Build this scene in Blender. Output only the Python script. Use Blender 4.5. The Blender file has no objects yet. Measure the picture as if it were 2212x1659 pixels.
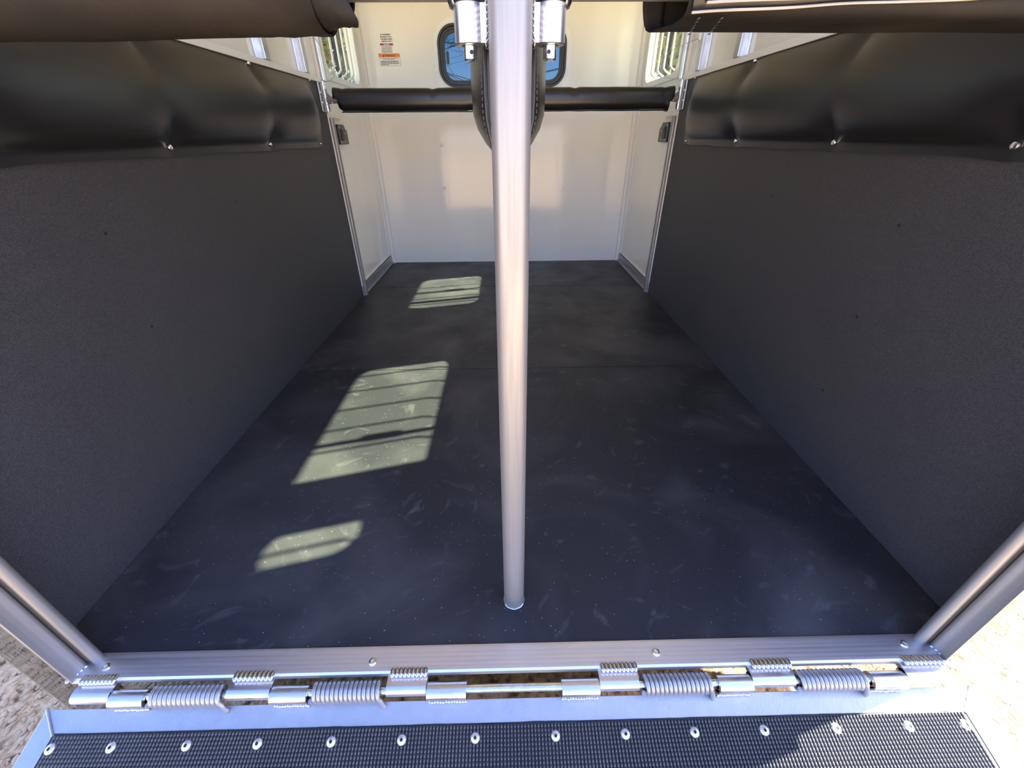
import bpy, bmesh, math, random
import numpy as np
from mathutils import Vector, Matrix, noise
random.seed(7)
sc = bpy.context.scene
PI = math.pi
col = bpy.data.collections.new('trailer_scene'); sc.collection.children.link(col)

# ------------------------------------------------------------------ camera
F_PX, PITCH, YAW, ROLL = 876.016, 0.548171, 0.015324, -0.007275
cam_d = bpy.data.cameras.new('camera'); cam = bpy.data.objects.new('camera', cam_d); col.objects.link(cam)
cam_d.sensor_width = 36.0; cam_d.lens = 36.0*F_PX/2212.0; cam_d.clip_start = 0.02; cam_d.clip_end = 500
fwd = Vector((math.sin(YAW)*math.cos(PITCH), math.cos(YAW)*math.cos(PITCH), -math.sin(PITCH)))
rgt = fwd.cross(Vector((0, 0, 1))).normalized(); upv = rgt.cross(fwd)
r2 = rgt*math.cos(ROLL)+upv*math.sin(ROLL); u2 = -rgt*math.sin(ROLL)+upv*math.cos(ROLL)
cam.matrix_world = Matrix(((r2.x, u2.x, -fwd.x, -0.00776), (r2.y, u2.y, -fwd.y, -0.56), (r2.z, u2.z, -fwd.z, 0.96284), (0, 0, 0, 1)))
sc.camera = cam

# ------------------------------------------------------------------ light
SUN_DIR = Vector((0.945, 0.24, 1.0)).normalized()          # towards the sun
world = bpy.data.worlds.new('sky'); sc.world = world; world.use_nodes = True
wn = world.node_tree.nodes; wl = world.node_tree.links
sky = wn.new('ShaderNodeTexSky'); sky.sky_type = 'NISHITA'; sky.sun_disc = False
sky.sun_elevation = math.asin(SUN_DIR.z); sky.sun_rotation = math.atan2(SUN_DIR.x, SUN_DIR.y)
sky.altitude = 300; sky.air_density = 1.0; sky.dust_density = 0.6; sky.ozone_density = 4.0
wb = wn.new('ShaderNodeMix'); wb.data_type = 'RGBA'; wb.blend_type = 'MULTIPLY'; wb.inputs[0].default_value = 1.0
wb.inputs[7].default_value = (1.06, 0.94, 1.08, 1)                   # white balance of the whole sky
wl.new(sky.outputs[0], wb.inputs[6]); wl.new(wb.outputs[2], wn['Background'].inputs[0]); wn['Background'].inputs[1].default_value = 0.34
sun_d = bpy.data.lights.new('sun', 'SUN'); sun_d.energy = 17.0; sun_d.angle = 0.0095; sun_d.color = (1.0, 0.965, 0.885)
sun = bpy.data.objects.new('sun', sun_d); col.objects.link(sun); sun.location = (6, 2, 9)
sun.rotation_euler = SUN_DIR.to_track_quat('Z', 'Y').to_euler()
sc.view_settings.view_transform = 'Standard'; sc.view_settings.look = 'None'
sc.view_settings.exposure = 1.3; sc.view_settings.gamma = 1.0; sc.view_settings.use_curve_mapping = False

# ------------------------------------------------------------------ materials
def mat(name, color, rough=0.5, metal=0.0, spec=0.5, bump=None, var=None, coat=0.0, rvar=None, aniso=None):
    """bump=(scale, strength, distance[, detail]); var=(scale, darker/lighter colour, amount); procedural, object coordinates"""
    m = bpy.data.materials.new(name); m.use_nodes = True
    n = m.node_tree.nodes; l = m.node_tree.links; b = n['Principled BSDF']
    b.inputs['Base Color'].default_value = (*color, 1); b.inputs['Roughness'].default_value = rough
    b.inputs['Metallic'].default_value = metal; b.inputs['Specular IOR Level'].default_value = spec
    b.inputs['Coat Weight'].default_value = coat; b.inputs['Coat Roughness'].default_value = 0.06
    tc = n.new('ShaderNodeTexCoord')
    co = tc.outputs['Object']
    if aniso:
        mp = n.new('ShaderNodeMapping'); mp.inputs['Scale'].default_value = aniso
        l.new(co, mp.inputs[0]); co = mp.outputs[0]
    if var:
        t = n.new('ShaderNodeTexNoise'); t.inputs['Scale'].default_value = var[0]; t.inputs['Detail'].default_value = 5
        l.new(co, t.inputs['Vector'])
        r = n.new('ShaderNodeMapRange'); r.inputs[1].default_value = 0.35; r.inputs[2].default_value = 0.68
        r.inputs[3].default_value = 0; r.inputs[4].default_value = var[2]
        l.new(t.outputs[0], r.inputs[0])
        x = n.new('ShaderNodeMix'); x.data_type = 'RGBA'; x.inputs[6].default_value = (*color, 1); x.inputs[7].default_value = (*var[1], 1)
        l.new(r.outputs[0], x.inputs[0]); l.new(x.outputs[2], b.inputs['Base Color'])
    if rvar:
        t = n.new('ShaderNodeTexNoise'); t.inputs['Scale'].default_value = rvar[0]; t.inputs['Detail'].default_value = 4
        l.new(co, t.inputs['Vector'])
        r = n.new('ShaderNodeMapRange'); r.inputs[1].default_value = 0.3; r.inputs[2].default_value = 0.7
        r.inputs[3].default_value = rvar[1]; r.inputs[4].default_value = rvar[2]
        l.new(t.outputs[0], r.inputs[0]); l.new(r.outputs[0], b.inputs['Roughness'])
    if bump:
        t = n.new('ShaderNodeTexNoise'); t.inputs['Scale'].default_value = bump[0]
        t.inputs['Detail'].default_value = bump[3] if len(bump) > 3 else 2
        l.new(co, t.inputs['Vector'])
        bp = n.new('ShaderNodeBump'); bp.inputs['Strength'].default_value = bump[1]; bp.inputs['Distance'].default_value = bump[2]
        l.new(t.outputs[0], bp.inputs['Height']); l.new(bp.outputs[0], b.inputs['Normal'])
    return m

M = {}
M['white'] = mat('white_gloss_panel', (0.83, 0.81, 0.77), 0.10, spec=0.6, aniso=(9, 9, 0.7), bump=(1.5, 0.07, 0.012), var=(1, (0.79, 0.77, 0.72), 0.5))
M['white_trim'] = mat('white_painted_trim', (0.80, 0.79, 0.77), 0.3)
M['ceiling'] = mat('white_ceiling', (0.85, 0.84, 0.82), 0.4)
M['liner'] = mat('black_textured_liner', (0.024, 0.024, 0.027), 0.45, spec=0.28, bump=(900, 0.8, 0.0022, 1), var=(620, (0.092, 0.092, 0.100), 0.9))
M['vinyl'] = mat('black_vinyl', (0.014, 0.014, 0.016), 0.33, spec=0.45, bump=(900, 0.12, 0.001))
M['vinyl_gloss'] = mat('glossy_black_vinyl', (0.011, 0.011, 0.012), 0.27, spec=0.5, bump=(30, 0.05, 0.01))
M['dusty_vinyl'] = mat('dusty_black_vinyl', (0.012, 0.0115, 0.0115), 0.52, spec=0.15, bump=(1900, 0.35, 0.0012), var=(9, (0.030, 0.026, 0.023), 0.6))
M['alu'] = mat('brushed_aluminium', (0.66, 0.66, 0.68), 0.34, 1.0, aniso=(1, 1, 1), rvar=(30, 0.26, 0.42), bump=(60, 0.05, 0.003))
M['alu_sill'] = mat('extruded_aluminium', (0.74, 0.745, 0.79), 0.42, 1.0, aniso=(1.2, 120, 120), rvar=(1.2, 0.38, 0.48), var=(1.2, (0.67, 0.675, 0.72), 0.7))
M['alu_post'] = mat('drawn_aluminium_tube', (0.31, 0.308, 0.305), 0.48, 0.60, aniso=(60, 60, 2.0), rvar=(2.5, 0.38, 0.54), var=(2.5, (0.25, 0.24, 0.235), 0.7))
M['alu_dull'] = mat('oxidised_aluminium', (0.52, 0.525, 0.535), 0.5, 1.0, bump=(180, 0.12, 0.003), var=(40, (0.47, 0.475, 0.49), 0.7))
M['polished'] = mat('polished_stainless', (0.48, 0.455, 0.42), 0.035, 1.0, aniso=(3, 3, 0.6), bump=(14, 0.05, 0.01))
M['weld'] = mat('weld_bead', (0.62, 0.62, 0.64), 0.22, 1.0)
M['zinc'] = mat('zinc_plated_steel', (0.82, 0.83, 0.80), 0.22, 1.0, var=(70, (0.62, 0.66, 0.60), 0.8), bump=(80, 0.2, 0.004))
M['spring'] = mat('grey_spring_steel', (0.40, 0.40, 0.41), 0.45, 0.7)
M['screw'] = mat('screw_steel', (0.80, 0.80, 0.78), 0.25, 1.0)
M['rivet'] = mat('grey_washer', (0.68, 0.68, 0.69), 0.4, 0.7)
M['hole_shade'] = mat('recess_shade', (0.012, 0.012, 0.012), 0.7)  # near-black colour standing in for shade inside holes and the door gap
M['seal'] = mat('brown_rubber_seal', (0.10, 0.085, 0.07), 0.45)
M['black_plastic'] = mat('black_plastic', (0.012, 0.012, 0.013), 0.3)
M['gasket'] = mat('black_window_gasket', (0.02, 0.022, 0.024), 0.35)
M['sealant'] = mat('pale_sealant', (0.86, 0.87, 0.88), 0.35)
M['ramp_rubber'] = mat('ribbed_black_rubber', (0.055, 0.055, 0.058), 0.42, spec=0.6, var=(8, (0.10, 0.097, 0.095), 0.5))
M['ramp_sheet_shade'] = mat('shaded_rubber_sheet', (0.018, 0.018, 0.02), 0.6)  # same rubber, darkened to paint the shade in the grooves between ribs
M['ramp_deck'] = mat('ramp_deck', (0.02, 0.02, 0.02), 0.7)
M['frayed'] = mat('pale_frayed_cloth_backing', (0.36, 0.33, 0.29), 0.9)
M['stitch'] = mat('thread', (0.07, 0.068, 0.066), 0.8)
M['cable'] = mat('steel_cable', (0.55, 0.55, 0.53), 0.35, 0.9)
M['red'] = mat('red_reflector', (0.55, 0.06, 0.04), 0.35)
M['sticker_white'] = mat('sticker_white', (0.82, 0.81, 0.78), 0.4)
M['sticker_red'] = mat('sticker_red', (0.36, 0.03, 0.07), 0.4)
M['sticker_orange'] = mat('sticker_orange', (0.78, 0.20, 0.03), 0.4)
M['ink'] = mat('printing_ink', (0.03, 0.03, 0.035), 0.5)
M['bark'] = mat('bark', (0.09, 0.07, 0.055), 0.9, bump=(30, 0.6, 0.02))
M['leaf'] = mat('leaf', (0.05, 0.085, 0.03), 0.6, var=(1.5, (0.10, 0.12, 0.04), 0.9))
M['wood'] = mat('weathered_timber', (0.30, 0.21, 0.13), 0.7)

def glass(name, tint, rough=0.0):
    m = bpy.data.materials.new(name); m.use_nodes = True
    n = m.node_tree.nodes; l = m.node_tree.links; n.remove(n['Principled BSDF'])
    tr = n.new('ShaderNodeBsdfTransparent'); tr.inputs[0].default_value = (*tint, 1)
    gl = n.new('ShaderNodeBsdfGlossy'); gl.inputs['Roughness'].default_value = 0.02
    lw = n.new('ShaderNodeLayerWeight'); lw.inputs[0].default_value = 0.5
    pw = n.new('ShaderNodeMath'); pw.operation = 'POWER'; pw.inputs[1].default_value = 5.0; l.new(lw.outputs['Facing'], pw.inputs[0])
    fr = n.new('ShaderNodeMath'); fr.operation = 'MULTIPLY_ADD'; fr.inputs[1].default_value = 0.9; fr.inputs[2].default_value = 0.03; l.new(pw.outputs[0], fr.inputs[0])
    mx = n.new('ShaderNodeMixShader'); l.new(fr.outputs[0], mx.inputs[0]); l.new(tr.outputs[0], mx.inputs[1]); l.new(gl.outputs[0], mx.inputs[2])
    l.new(mx.outputs[0], n['Material Output'].inputs[0]); return m
M['glass'] = glass('clear_glass', (0.86, 0.90, 0.76))
M['glass_tint'] = glass('blue_tinted_glass', (0.18, 0.26, 0.30))

def make_mat_rubber():
    m = bpy.data.materials.new('black_rubber_mat'); m.use_nodes = True
    n = m.node_tree.nodes; l = m.node_tree.links; b = n['Principled BSDF']
    tc = n.new('ShaderNodeTexCoord'); g = n.new('ShaderNodeNewGeometry'); co = g.outputs['Position']
    def noise_(s, d, dist=0.0):
        t = n.new('ShaderNodeTexNoise'); t.inputs['Scale'].default_value = s; t.inputs['Detail'].default_value = d
        t.inputs['Distortion'].default_value = dist; l.new(co, t.inputs['Vector']); return t.outputs[0]
    def rng(v, a, b_, c, d):
        r = n.new('ShaderNodeMapRange'); 
        for i, x in enumerate((a, b_, c, d)): r.inputs[i+1].default_value = x
        l.new(v, r.inputs[0]); return r.outputs[0]
    def mixc(f, c1, c2):
        x = n.new('ShaderNodeMix'); x.data_type = 'RGBA'; l.new(f, x.inputs[0])
        for i, c in ((6, c1), (7, c2)):
            if isinstance(c, tuple): x.inputs[i].default_value = (*c, 1)
            else: l.new(c, x.inputs[i])
        return x.outputs[2]
    dust = rng(noise_(2.2, 6, 0.8), 0.45, 0.75, 0, 0.8)
    c = mixc(dust, (0.028, 0.029, 0.034), (0.085, 0.084, 0.085))
    smear = rng(noise_(7, 8, 2.5), 0.60, 0.78, 0, 0.5)
    c = mixc(smear, c, (0.15, 0.15, 0.15))
    v = n.new('ShaderNodeTexVoronoi'); v.inputs['Scale'].default_value = 105; l.new(co, v.inputs['Vector'])
    spk = rng(v.outputs['Distance'], 0.06, 0.13, 1.0, 0.0)
    wv = n.new('ShaderNodeSeparateColor'); l.new(v.outputs['Color'], wv.inputs[0])
    sel = rng(wv.outputs[0], 0.70, 0.98, 0, 1)
    mu = n.new('ShaderNodeMath'); mu.operation = 'MULTIPLY'; l.new(spk, mu.inputs[0]); l.new(sel, mu.inputs[1])
    sp = n.new('ShaderNodeSeparateXYZ'); l.new(co, sp.inputs[0])
    near = rng(sp.outputs[1], 1.2, 1.3, 1.0, 0.15)                   # the rear mat is the speckled one
    m2 = n.new('ShaderNodeMath'); m2.operation = 'MULTIPLY'; l.new(mu.outputs[0], m2.inputs[0]); l.new(near, m2.inputs[1])
    c = mixc(m2.outputs[0], c, (0.60, 0.60, 0.58))
    l.new(c, b.inputs['Base Color'])
    l.new(rng(noise_(5, 4), 0.3, 0.7, 0.34, 0.52), b.inputs['Roughness'])
    b.inputs['Specular IOR Level'].default_value = 0.22
    bp = n.new('ShaderNodeBump'); bp.inputs['Strength'].default_value = 0.25; bp.inputs['Distance'].default_value = 0.003
    l.new(noise_(180, 3), bp.inputs['Height']); l.new(bp.outputs[0], b.inputs['Normal'])
    return m
M['mat_rubber'] = make_mat_rubber()

def make_ground():
    m = bpy.data.materials.new('tan_gravel_dirt'); m.use_nodes = True
    n = m.node_tree.nodes; l = m.node_tree.links; b = n['Principled BSDF']
    g = n.new('ShaderNodeNewGeometry'); co = g.outputs['Position']
    t1 = n.new('ShaderNodeTexNoise'); t1.inputs['Scale'].default_value = 45; t1.inputs['Detail'].default_value = 8; l.new(co, t1.inputs['Vector'])
    t2 = n.new('ShaderNodeTexNoise'); t2.inputs['Scale'].default_value = 1.3; t2.inputs['Detail'].default_value = 5; l.new(co, t2.inputs['Vector'])
    cr = n.new('ShaderNodeValToRGB'); e = cr.color_ramp.elements
    e[0].position = 0.32; e[0].color = (0.15, 0.10, 0.06, 1); e[1].position = 0.62; e[1].color = (0.86, 0.61, 0.35, 1)  # dark end lands in the bump's pits, their shade put into colour
    x = e.new(0.46); x.color = (0.62, 0.42, 0.22, 1)
    l.new(t1.outputs[0], cr.inputs[0])
    mx = n.new('ShaderNodeMix'); mx.data_type = 'RGBA'; mx.blend_type = 'MULTIPLY'; mx.inputs[0].default_value = 0.25
    l.new(cr.outputs[0], mx.inputs[6]); l.new(t2.outputs[0], mx.inputs[7]); 
    hs = n.new('ShaderNodeBrightContrast'); hs.inputs[1].default_value = 0.0; l.new(mx.outputs[2], hs.inputs[0]); l.new(hs.outputs[0], b.inputs['Base Color'])
    b.inputs['Roughness'].default_value = 0.95; b.inputs['Specular IOR Level'].default_value = 0.1
    bp = n.new('ShaderNodeBump'); bp.inputs['Strength'].default_value = 0.9; bp.inputs['Distance'].default_value = 0.02
    l.new(t1.outputs[0], bp.inputs['Height']); l.new(bp.outputs[0], b.inputs['Normal']); return m
M['ground'] = make_ground()
M['pebble'] = mat('tan_pebble', (0.70, 0.51, 0.31), 0.9, var=(9, (0.42, 0.29, 0.17), 1.0))

# ------------------------------------------------------------------ geometry helpers
class MB:
    def __init__(s): s.bm = bmesh.new()
    def box(s, a, b):
        x0, y0, z0 = (min(a[i], b[i]) for i in range(3)); x1, y1, z1 = (max(a[i], b[i]) for i in range(3))
        v = [s.bm.verts.new(p) for p in ((x0,y0,z0),(x1,y0,z0),(x1,y1,z0),(x0,y1,z0),(x0,y0,z1),(x1,y0,z1),(x1,y1,z1),(x0,y1,z1))]
        for f in ((3,2,1,0),(4,5,6,7),(0,1,5,4),(1,2,6,5),(2,3,7,6),(3,0,4,7)): s.bm.faces.new([v[i] for i in f])
        return s
    def hexa(s, lo, hi):
        v = [s.bm.verts.new(p) for p in list(lo)+list(hi)]; k = len(lo)
        s.bm.faces.new(list(reversed(v[:k]))); s.bm.faces.new(v[k:])
        for i in range(k): s.bm.faces.new((v[i], v[(i+1) % k], v[(i+1) % k+k], v[i+k]))
        return s
    def tube(s, pts, r, seg=12, caps=True, closed=False, up=None):
        pts = [Vector(p) for p in pts]; n = len(pts); rings = []
        rr = r if hasattr(r, '__len__') else [r]*n
        nrm = None
        for i, p in enumerate(pts):
            if closed: t = (pts[(i+1) % n]-pts[i-1]).normalized()
            else: t = (pts[min(i+1, n-1)]-pts[max(i-1, 0)]).normalized()
            if nrm is None:
                h = Vector((0, 0, 1)) if abs(t.z) < 0.9 else Vector((1, 0, 0)); nrm = t.cross(h).normalized()
            nrm = (nrm-t*nrm.dot(t)).normalized(); bn = t.cross(nrm)
            rings.append([s.bm.verts.new(p+(nrm*math.cos(2*PI*k/seg)+bn*math.sin(2*PI*k/seg))*rr[i]) for k in range(seg)])
        for i in range(n if closed else n-1):
            A, B = rings[i], rings[(i+1) % n]
            for k in range(seg): s.bm.faces.new((A[k], A[(k+1) % seg], B[(k+1) % seg], B[k]))
        if caps and not closed: s.bm.faces.new(list(reversed(rings[0]))); s.bm.faces.new(rings[-1])
        return s
    def pipe(s, a, b, ro, ri, seg=24):
        """hollow pipe from a to b"""
        a, b = Vector(a), Vector(b); t = (b-a).normalized()
        h = Vector((0, 0, 1)) if abs(t.z) < 0.9 else Vector((1, 0, 0)); n = t.cross(h).normalized(); bn = t.cross(n)
        def ring(p, r): return [s.bm.verts.new(p+(n*math.cos(2*PI*k/seg)+bn*math.sin(2*PI*k/seg))*r) for k in range(seg)]
        R = [ring(a, ro), ring(b, ro), ring(b, ri), ring(a, ri)]
        for i in range(4):
            A, B = R[i], R[(i+1) % 4]
            for k in range(seg): s.bm.faces.new((A[k], A[(k+1) % seg], B[(k+1) % seg], B[k]))
        return s
    def lathe(s, prof, c, axis=(0, 0, 1), seg=14):
        """prof: list of (radius, height along axis)"""
        ax = Vector(axis).normalized(); h = Vector((0, 0, 1)) if abs(ax.z) < 0.9 else Vector((1, 0, 0))
        n = ax.cross(h).normalized(); bn = ax.cross(n); c = Vector(c); rings = []
        for r, z in prof:
            if r < 1e-6: rings.append([s.bm.verts.new(c+ax*z)])
            else: rings.append([s.bm.verts.new(c+ax*z+(n*math.cos(2*PI*k/seg)+bn*math.sin(2*PI*k/seg))*r) for k in range(seg)])
        for A, B in zip(rings, rings[1:]):
            for k in range(seg):
                k2 = (k+1) % seg
                if len(A) == 1 and len(B) == 1: continue
                if len(A) == 1: s.bm.faces.new((A[0], B[k2], B[k]))
                elif len(B) == 1: s.bm.faces.new((A[k], A[k2], B[0]))
                else: s.bm.faces.new((A[k], A[k2], B[k2], B[k]))
        return s
    def prism(s, poly, ax, lo, hi):
        """polygon in the plane normal to axis ax, extruded lo..hi"""
        def P(u, v, w): return {0: (w, u, v), 1: (u, w, v), 2: (u, v, w)}[ax]
        A = [s.bm.verts.new(P(u, v, lo)) for u, v in poly]; B = [s.bm.verts.new(P(u, v, hi)) for u, v in poly]
        s.bm.faces.new(A); s.bm.faces.new(list(reversed(B)))
        for i in range(len(poly)):
            j = (i+1) % len(poly); s.bm.faces.new((A[i], B[i], B[j], A[j]))
        return s
    def ringprism(s, outer, inner, ax, lo, hi):
        def P(u, v, w): return {0: (w, u, v), 1: (u, w, v), 2: (u, v, w)}[ax]
        L = [[s.bm.verts.new(P(u, v, w)) for u, v in lp] for lp, w in ((outer, lo), (outer, hi), (inner, hi), (inner, lo))]
        n = len(outer)
        for q in range(4):
            A, B = L[q], L[(q+1) % 4]
            for k in range(n): s.bm.faces.new((A[k], A[(k+1) % n], B[(k+1) % n], B[k]))
        return s
    def grid(s, fn, nu, nv):
        V = [[s.bm.verts.new(fn(i/nu, j/nv)) for j in range(nv+1)] for i in range(nu+1)]
        for i in range(nu):
            for j in range(nv): s.bm.faces.new((V[i][j], V[i+1][j], V[i+1][j+1], V[i][j+1]))
        return s
    def build(s, name, m, parent=None, bevel=0, smooth=None, recalc=True):
        if recalc: bmesh.ops.recalc_face_normals(s.bm, faces=s.bm.faces)
        me = bpy.data.meshes.new(name); s.bm.to_mesh(me); s.bm.free()
        o = bpy.data.objects.new(name, me); col.objects.link(o)
        me.materials.append(M[m] if isinstance(m, str) else m)
        if smooth is not None:
            me.shade_smooth()
            if smooth < 180:
                try: me.set_sharp_from_angle(angle=math.radians(smooth))
                except Exception: pass
        if bevel:
            bv = o.modifiers.new('bevel', 'BEVEL'); bv.width = bevel; bv.segments = 2; bv.limit_method = 'ANGLE'; bv.angle_limit = math.radians(40)
        if parent: attach(o, parent)
        return o

def attach(o, parent):
    o.parent = parent
    o.matrix_parent_inverse = Matrix.Translation(-Vector(parent.location)) if parent.type == 'EMPTY' else Matrix.Identity(4)
def thing(name, label, cat, loc, group=None):
    o = bpy.data.objects.new(name, None); col.objects.link(o); o.location = loc; o.empty_display_size = 0.05
    return tag(o, label, cat, group)
def tag(o, label, cat, group=None):
    o['label'] = label; o['category'] = cat
    if group: o['group'] = group
    return o
def struct(o, label=None, cat=None):
    o['kind'] = 'structure'
    if label: o['label'] = label
    if cat: o['category'] = cat
    return o
def rrect(u0, u1, v0, v1, r, k=6, r0=None):
    pts = []; q_ = r if r0 is None else r0; R_ = r
    for cu, cv, a0, r in ((u1-R_, v1-R_, 0, R_), (u0+q_, v1-q_, 90, q_), (u0+q_, v0+q_, 180, q_), (u1-R_, v0+R_, 270, R_)):
        for i in range(k+1):
            a = math.radians(a0+90*i/k); pts.append((cu+r*math.cos(a), cv+r*math.sin(a)))
    return pts
def sqr_like(u0, u1, v0, v1, r, k=6):
    """square outline with the same number of points as rrect"""
    pts = []
    for cu, cv, pu, pv, a0 in ((u1-r, v1-r, u1, v1, 0), (u0+r, v1-r, u0, v1, 90), (u0+r, v0+r, u0, v0, 180), (u1-r, v0+r, u1, v0, 270)):
        for i in range(k+1):
            a = math.radians(a0+90*i/k); d = (math.cos(a), math.sin(a)); q = max(abs(d[0]), abs(d[1]))
            pts.append((cu+r*d[0]/q, cv+r*d[1]/q))
    return pts
def screw(c, ax, r, m='screw', name='screw', parent=None, h=None):
    h = h or r*0.45
    return MB().lathe([(0, -0.002), (r, -0.002), (r, h*0.2), (r*0.8, h*0.8), (r*0.42, h), (r*0.34, h*0.45), (0, h*0.45)], c, ax, 12).build(name, m, parent, smooth=40)

A = 1.015                                                             # half the inside width
YF = 3.15                                                             # front wall
H = 2.13

# ------------------------------------------------------------------ ground outside
def ground_fn(x, y):
    return -0.405 + 0.010*noise.noise(Vector((x*3, y*3, 0))) + 0.006*noise.noise(Vector((x*14, y*14, 3)))
g = MB()
g.grid(lambda u, v: ((lambda x, y: (x, y, ground_fn(x, y)))(-3.0+6.0*u, -3.2+5.2*v)), 150, 130)
for (x0, x1, y0, y1) in ((-40, -3.0, -30, 60), (3.0, 40, -30, 60), (-3.0, 3.0, 2.0, 60), (-3.0, 3.0, -30, -3.2)):
    g.box((x0, y0, -0.6), (x1, y1, -0.405))
ground = struct(g.build('ground', 'ground', smooth=60), 'sunlit tan gravel and dirt around the open trailer', 'ground')
def blob_mesh(n, fn, subdiv=1):
    base = bmesh.new(); bmesh.ops.create_icosphere(base, subdivisions=subdiv, radius=1.0)
    bv = np.array([v.co[:] for v in base.verts]); bf = np.array([[v.index for v in f.verts] for f in base.faces]); base.free()
    V = []; Fc = []
    for i in range(n):
        c, s, rz = fn(i)
        jit = 1+0.25*(np.random.rand(len(bv), 1)-0.5)
        p = bv*jit*np.array(s); ca, sa = math.cos(rz), math.sin(rz)
        p = np.stack([p[:, 0]*ca-p[:, 1]*sa, p[:, 0]*sa+p[:, 1]*ca, p[:, 2]], 1)+np.array(c)
        Fc.append(bf+i*len(bv)); V.append(p)
    return np.concatenate(V), np.concatenate(Fc)
def np_mesh(name, V, Fc, m, parent=None):
    me = bpy.data.meshes.new(name); V = np.asarray(V, dtype=np.float32); Fc = np.asarray(Fc, dtype=np.int32); k = Fc.shape[1]
    me.vertices.add(len(V)); me.vertices.foreach_set('co', V.ravel())
    me.loops.add(Fc.size); me.loops.foreach_set('vertex_index', Fc.ravel())
    me.polygons.add(len(Fc)); me.polygons.foreach_set('loop_start', np.arange(0, Fc.size, k, dtype=np.int32))
    me.polygons.foreach_set('loop_total', np.full(len(Fc), k, dtype=np.int32))
    me.update(calc_edges=True); me.validate()
    o = bpy.data.objects.new(name, me); col.objects.link(o); me.materials.append(M[m])
    if parent: attach(o, parent)
    return o
np.random.seed(3)
def peb(i):
    while True:
        x, y = random.choice((-1, 1))*(0.9+abs(random.gauss(0.3, 0.45))), random.gauss(-0.15, 0.35)
        if abs(x) > 0.85: break
    s = random.choice((0.0015, 0.002, 0.002, 0.003, 0.003, 0.004, 0.006))*random.uniform(0.8, 1.5)
    return (x, y, ground_fn(x, y)), (s*random.uniform(1, 2.2), s, s*0.7), random.uniform(0, PI)
V, Fc = blob_mesh(12000, peb)
pebbles = np_mesh('gravel_pebbles', V, Fc, 'pebble'); pebbles['kind'] = 'stuff'
tag(pebbles, 'loose tan pebbles scattered over the dirt behind the trailer', 'gravel')

# ------------------------------------------------------------------ trailer floor and walls
fl = MB().box((-A-0.02, -0.100, -0.13), (A+0.02, YF+0.03, -0.012))
floor = struct(fl.build('floor', 'wood'))
def wall_grid(y0, y1, z0, z1, x0, x1, holes):
    """wall slab in the YZ plane with rectangular holes, in one closed set of boxes"""
    ys = sorted({y0, y1, *[h[0] for h in holes], *[h[1] for h in holes]}); zs = sorted({z0, z1, *[h[2] for h in holes], *[h[3] for h in holes]})
    b = MB()
    for i in range(len(ys)-1):
        for j in range(len(zs)-1):
            cy, cz = (ys[i]+ys[i+1])/2, (zs[j]+zs[j+1])/2
            if any(h[0] < cy < h[1] and h[2] < cz < h[3] for h in holes): continue
            b.box((x0, ys[i], zs[j]), (x1, ys[i+1], zs[j+1]))
    bmesh.ops.remove_doubles(b.bm, verts=b.bm.verts, dist=1e-5)
    return b
DOORW = (2.39, 3.03, 1.275, 1.82)          # opening of the door window (Y0,Y1,Z0,Z1)
MIDW = (0.846, 1.613, 1.38, 1.88)
REARW = (0.525, 0.66, 1.53, 1.85)
for s, nm in ((-1, 'wall_left'), (1, 'wall_right')):
    wall = struct(wall_grid(-0.10, YF+0.04, -0.13, H, s*(A+0.012), s*(A+0.05), [DOORW, MIDW, REARW]).build(nm, 'white'))
    side = 'left' if s < 0 else 'right'
    ln = MB().box((s*A, -0.09, -0.012), (s*(A+0.0125), 2.25, 1.222)).build('liner_panel', 'liner', wall)
    for (y, z) in [(0.532, .76), (0.53, .508), (1.12, .76), (1.115, .505), (1.707, .757), (1.704, .51), (1.70, .252), (0.53, .255), (1.115, .25)]:
        screw((s*A, y, z), (-s, 0, 0), 0.0045, 'black_plastic', 'liner_screw', wall)
    # ledge on top of the black lining, aluminium studs on the white upper panel
    MB().box((s*(A-0.012), -0.09, 1.222), (s*(A+0.0125), 2.25, 1.246)).build('ledge', 'white_trim', wall, bevel=0.002)
    for y0 in (0.36, 0.66, 1.62, 2.03):
        st = MB()
        st.box((s*(A-0.020), y0, 1.246), (s*(A+0.0125), y0+0.045, 2.10))
        st.box((s*(A+0.003), y0-0.03, 1.246), (s*(A+0.0125), y0+0.09, 2.10))
        st.build('stud', 'alu', wall, bevel=0.002)
    st = MB().box((s*(A-0.004), 2.25, -0.012), (s*(A+0.0125), 2.345, H)).build('corner_trim', 'white_trim', wall, bevel=0.003)
    MB().tube([(s*(A-0.012), 2.275, 0.0), (s*(A-0.012), 2.275, 1.06)], 0.014, 14).build('edge_tube', 'alu_post', wall, smooth=50)
    MB().tube([(s*(A-0.012), 2.275, 1.235), (s*(A-0.012), 2.275, 2.1)], 0.016, 14).build('edge_tube', 'alu', wall, smooth=50)

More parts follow.
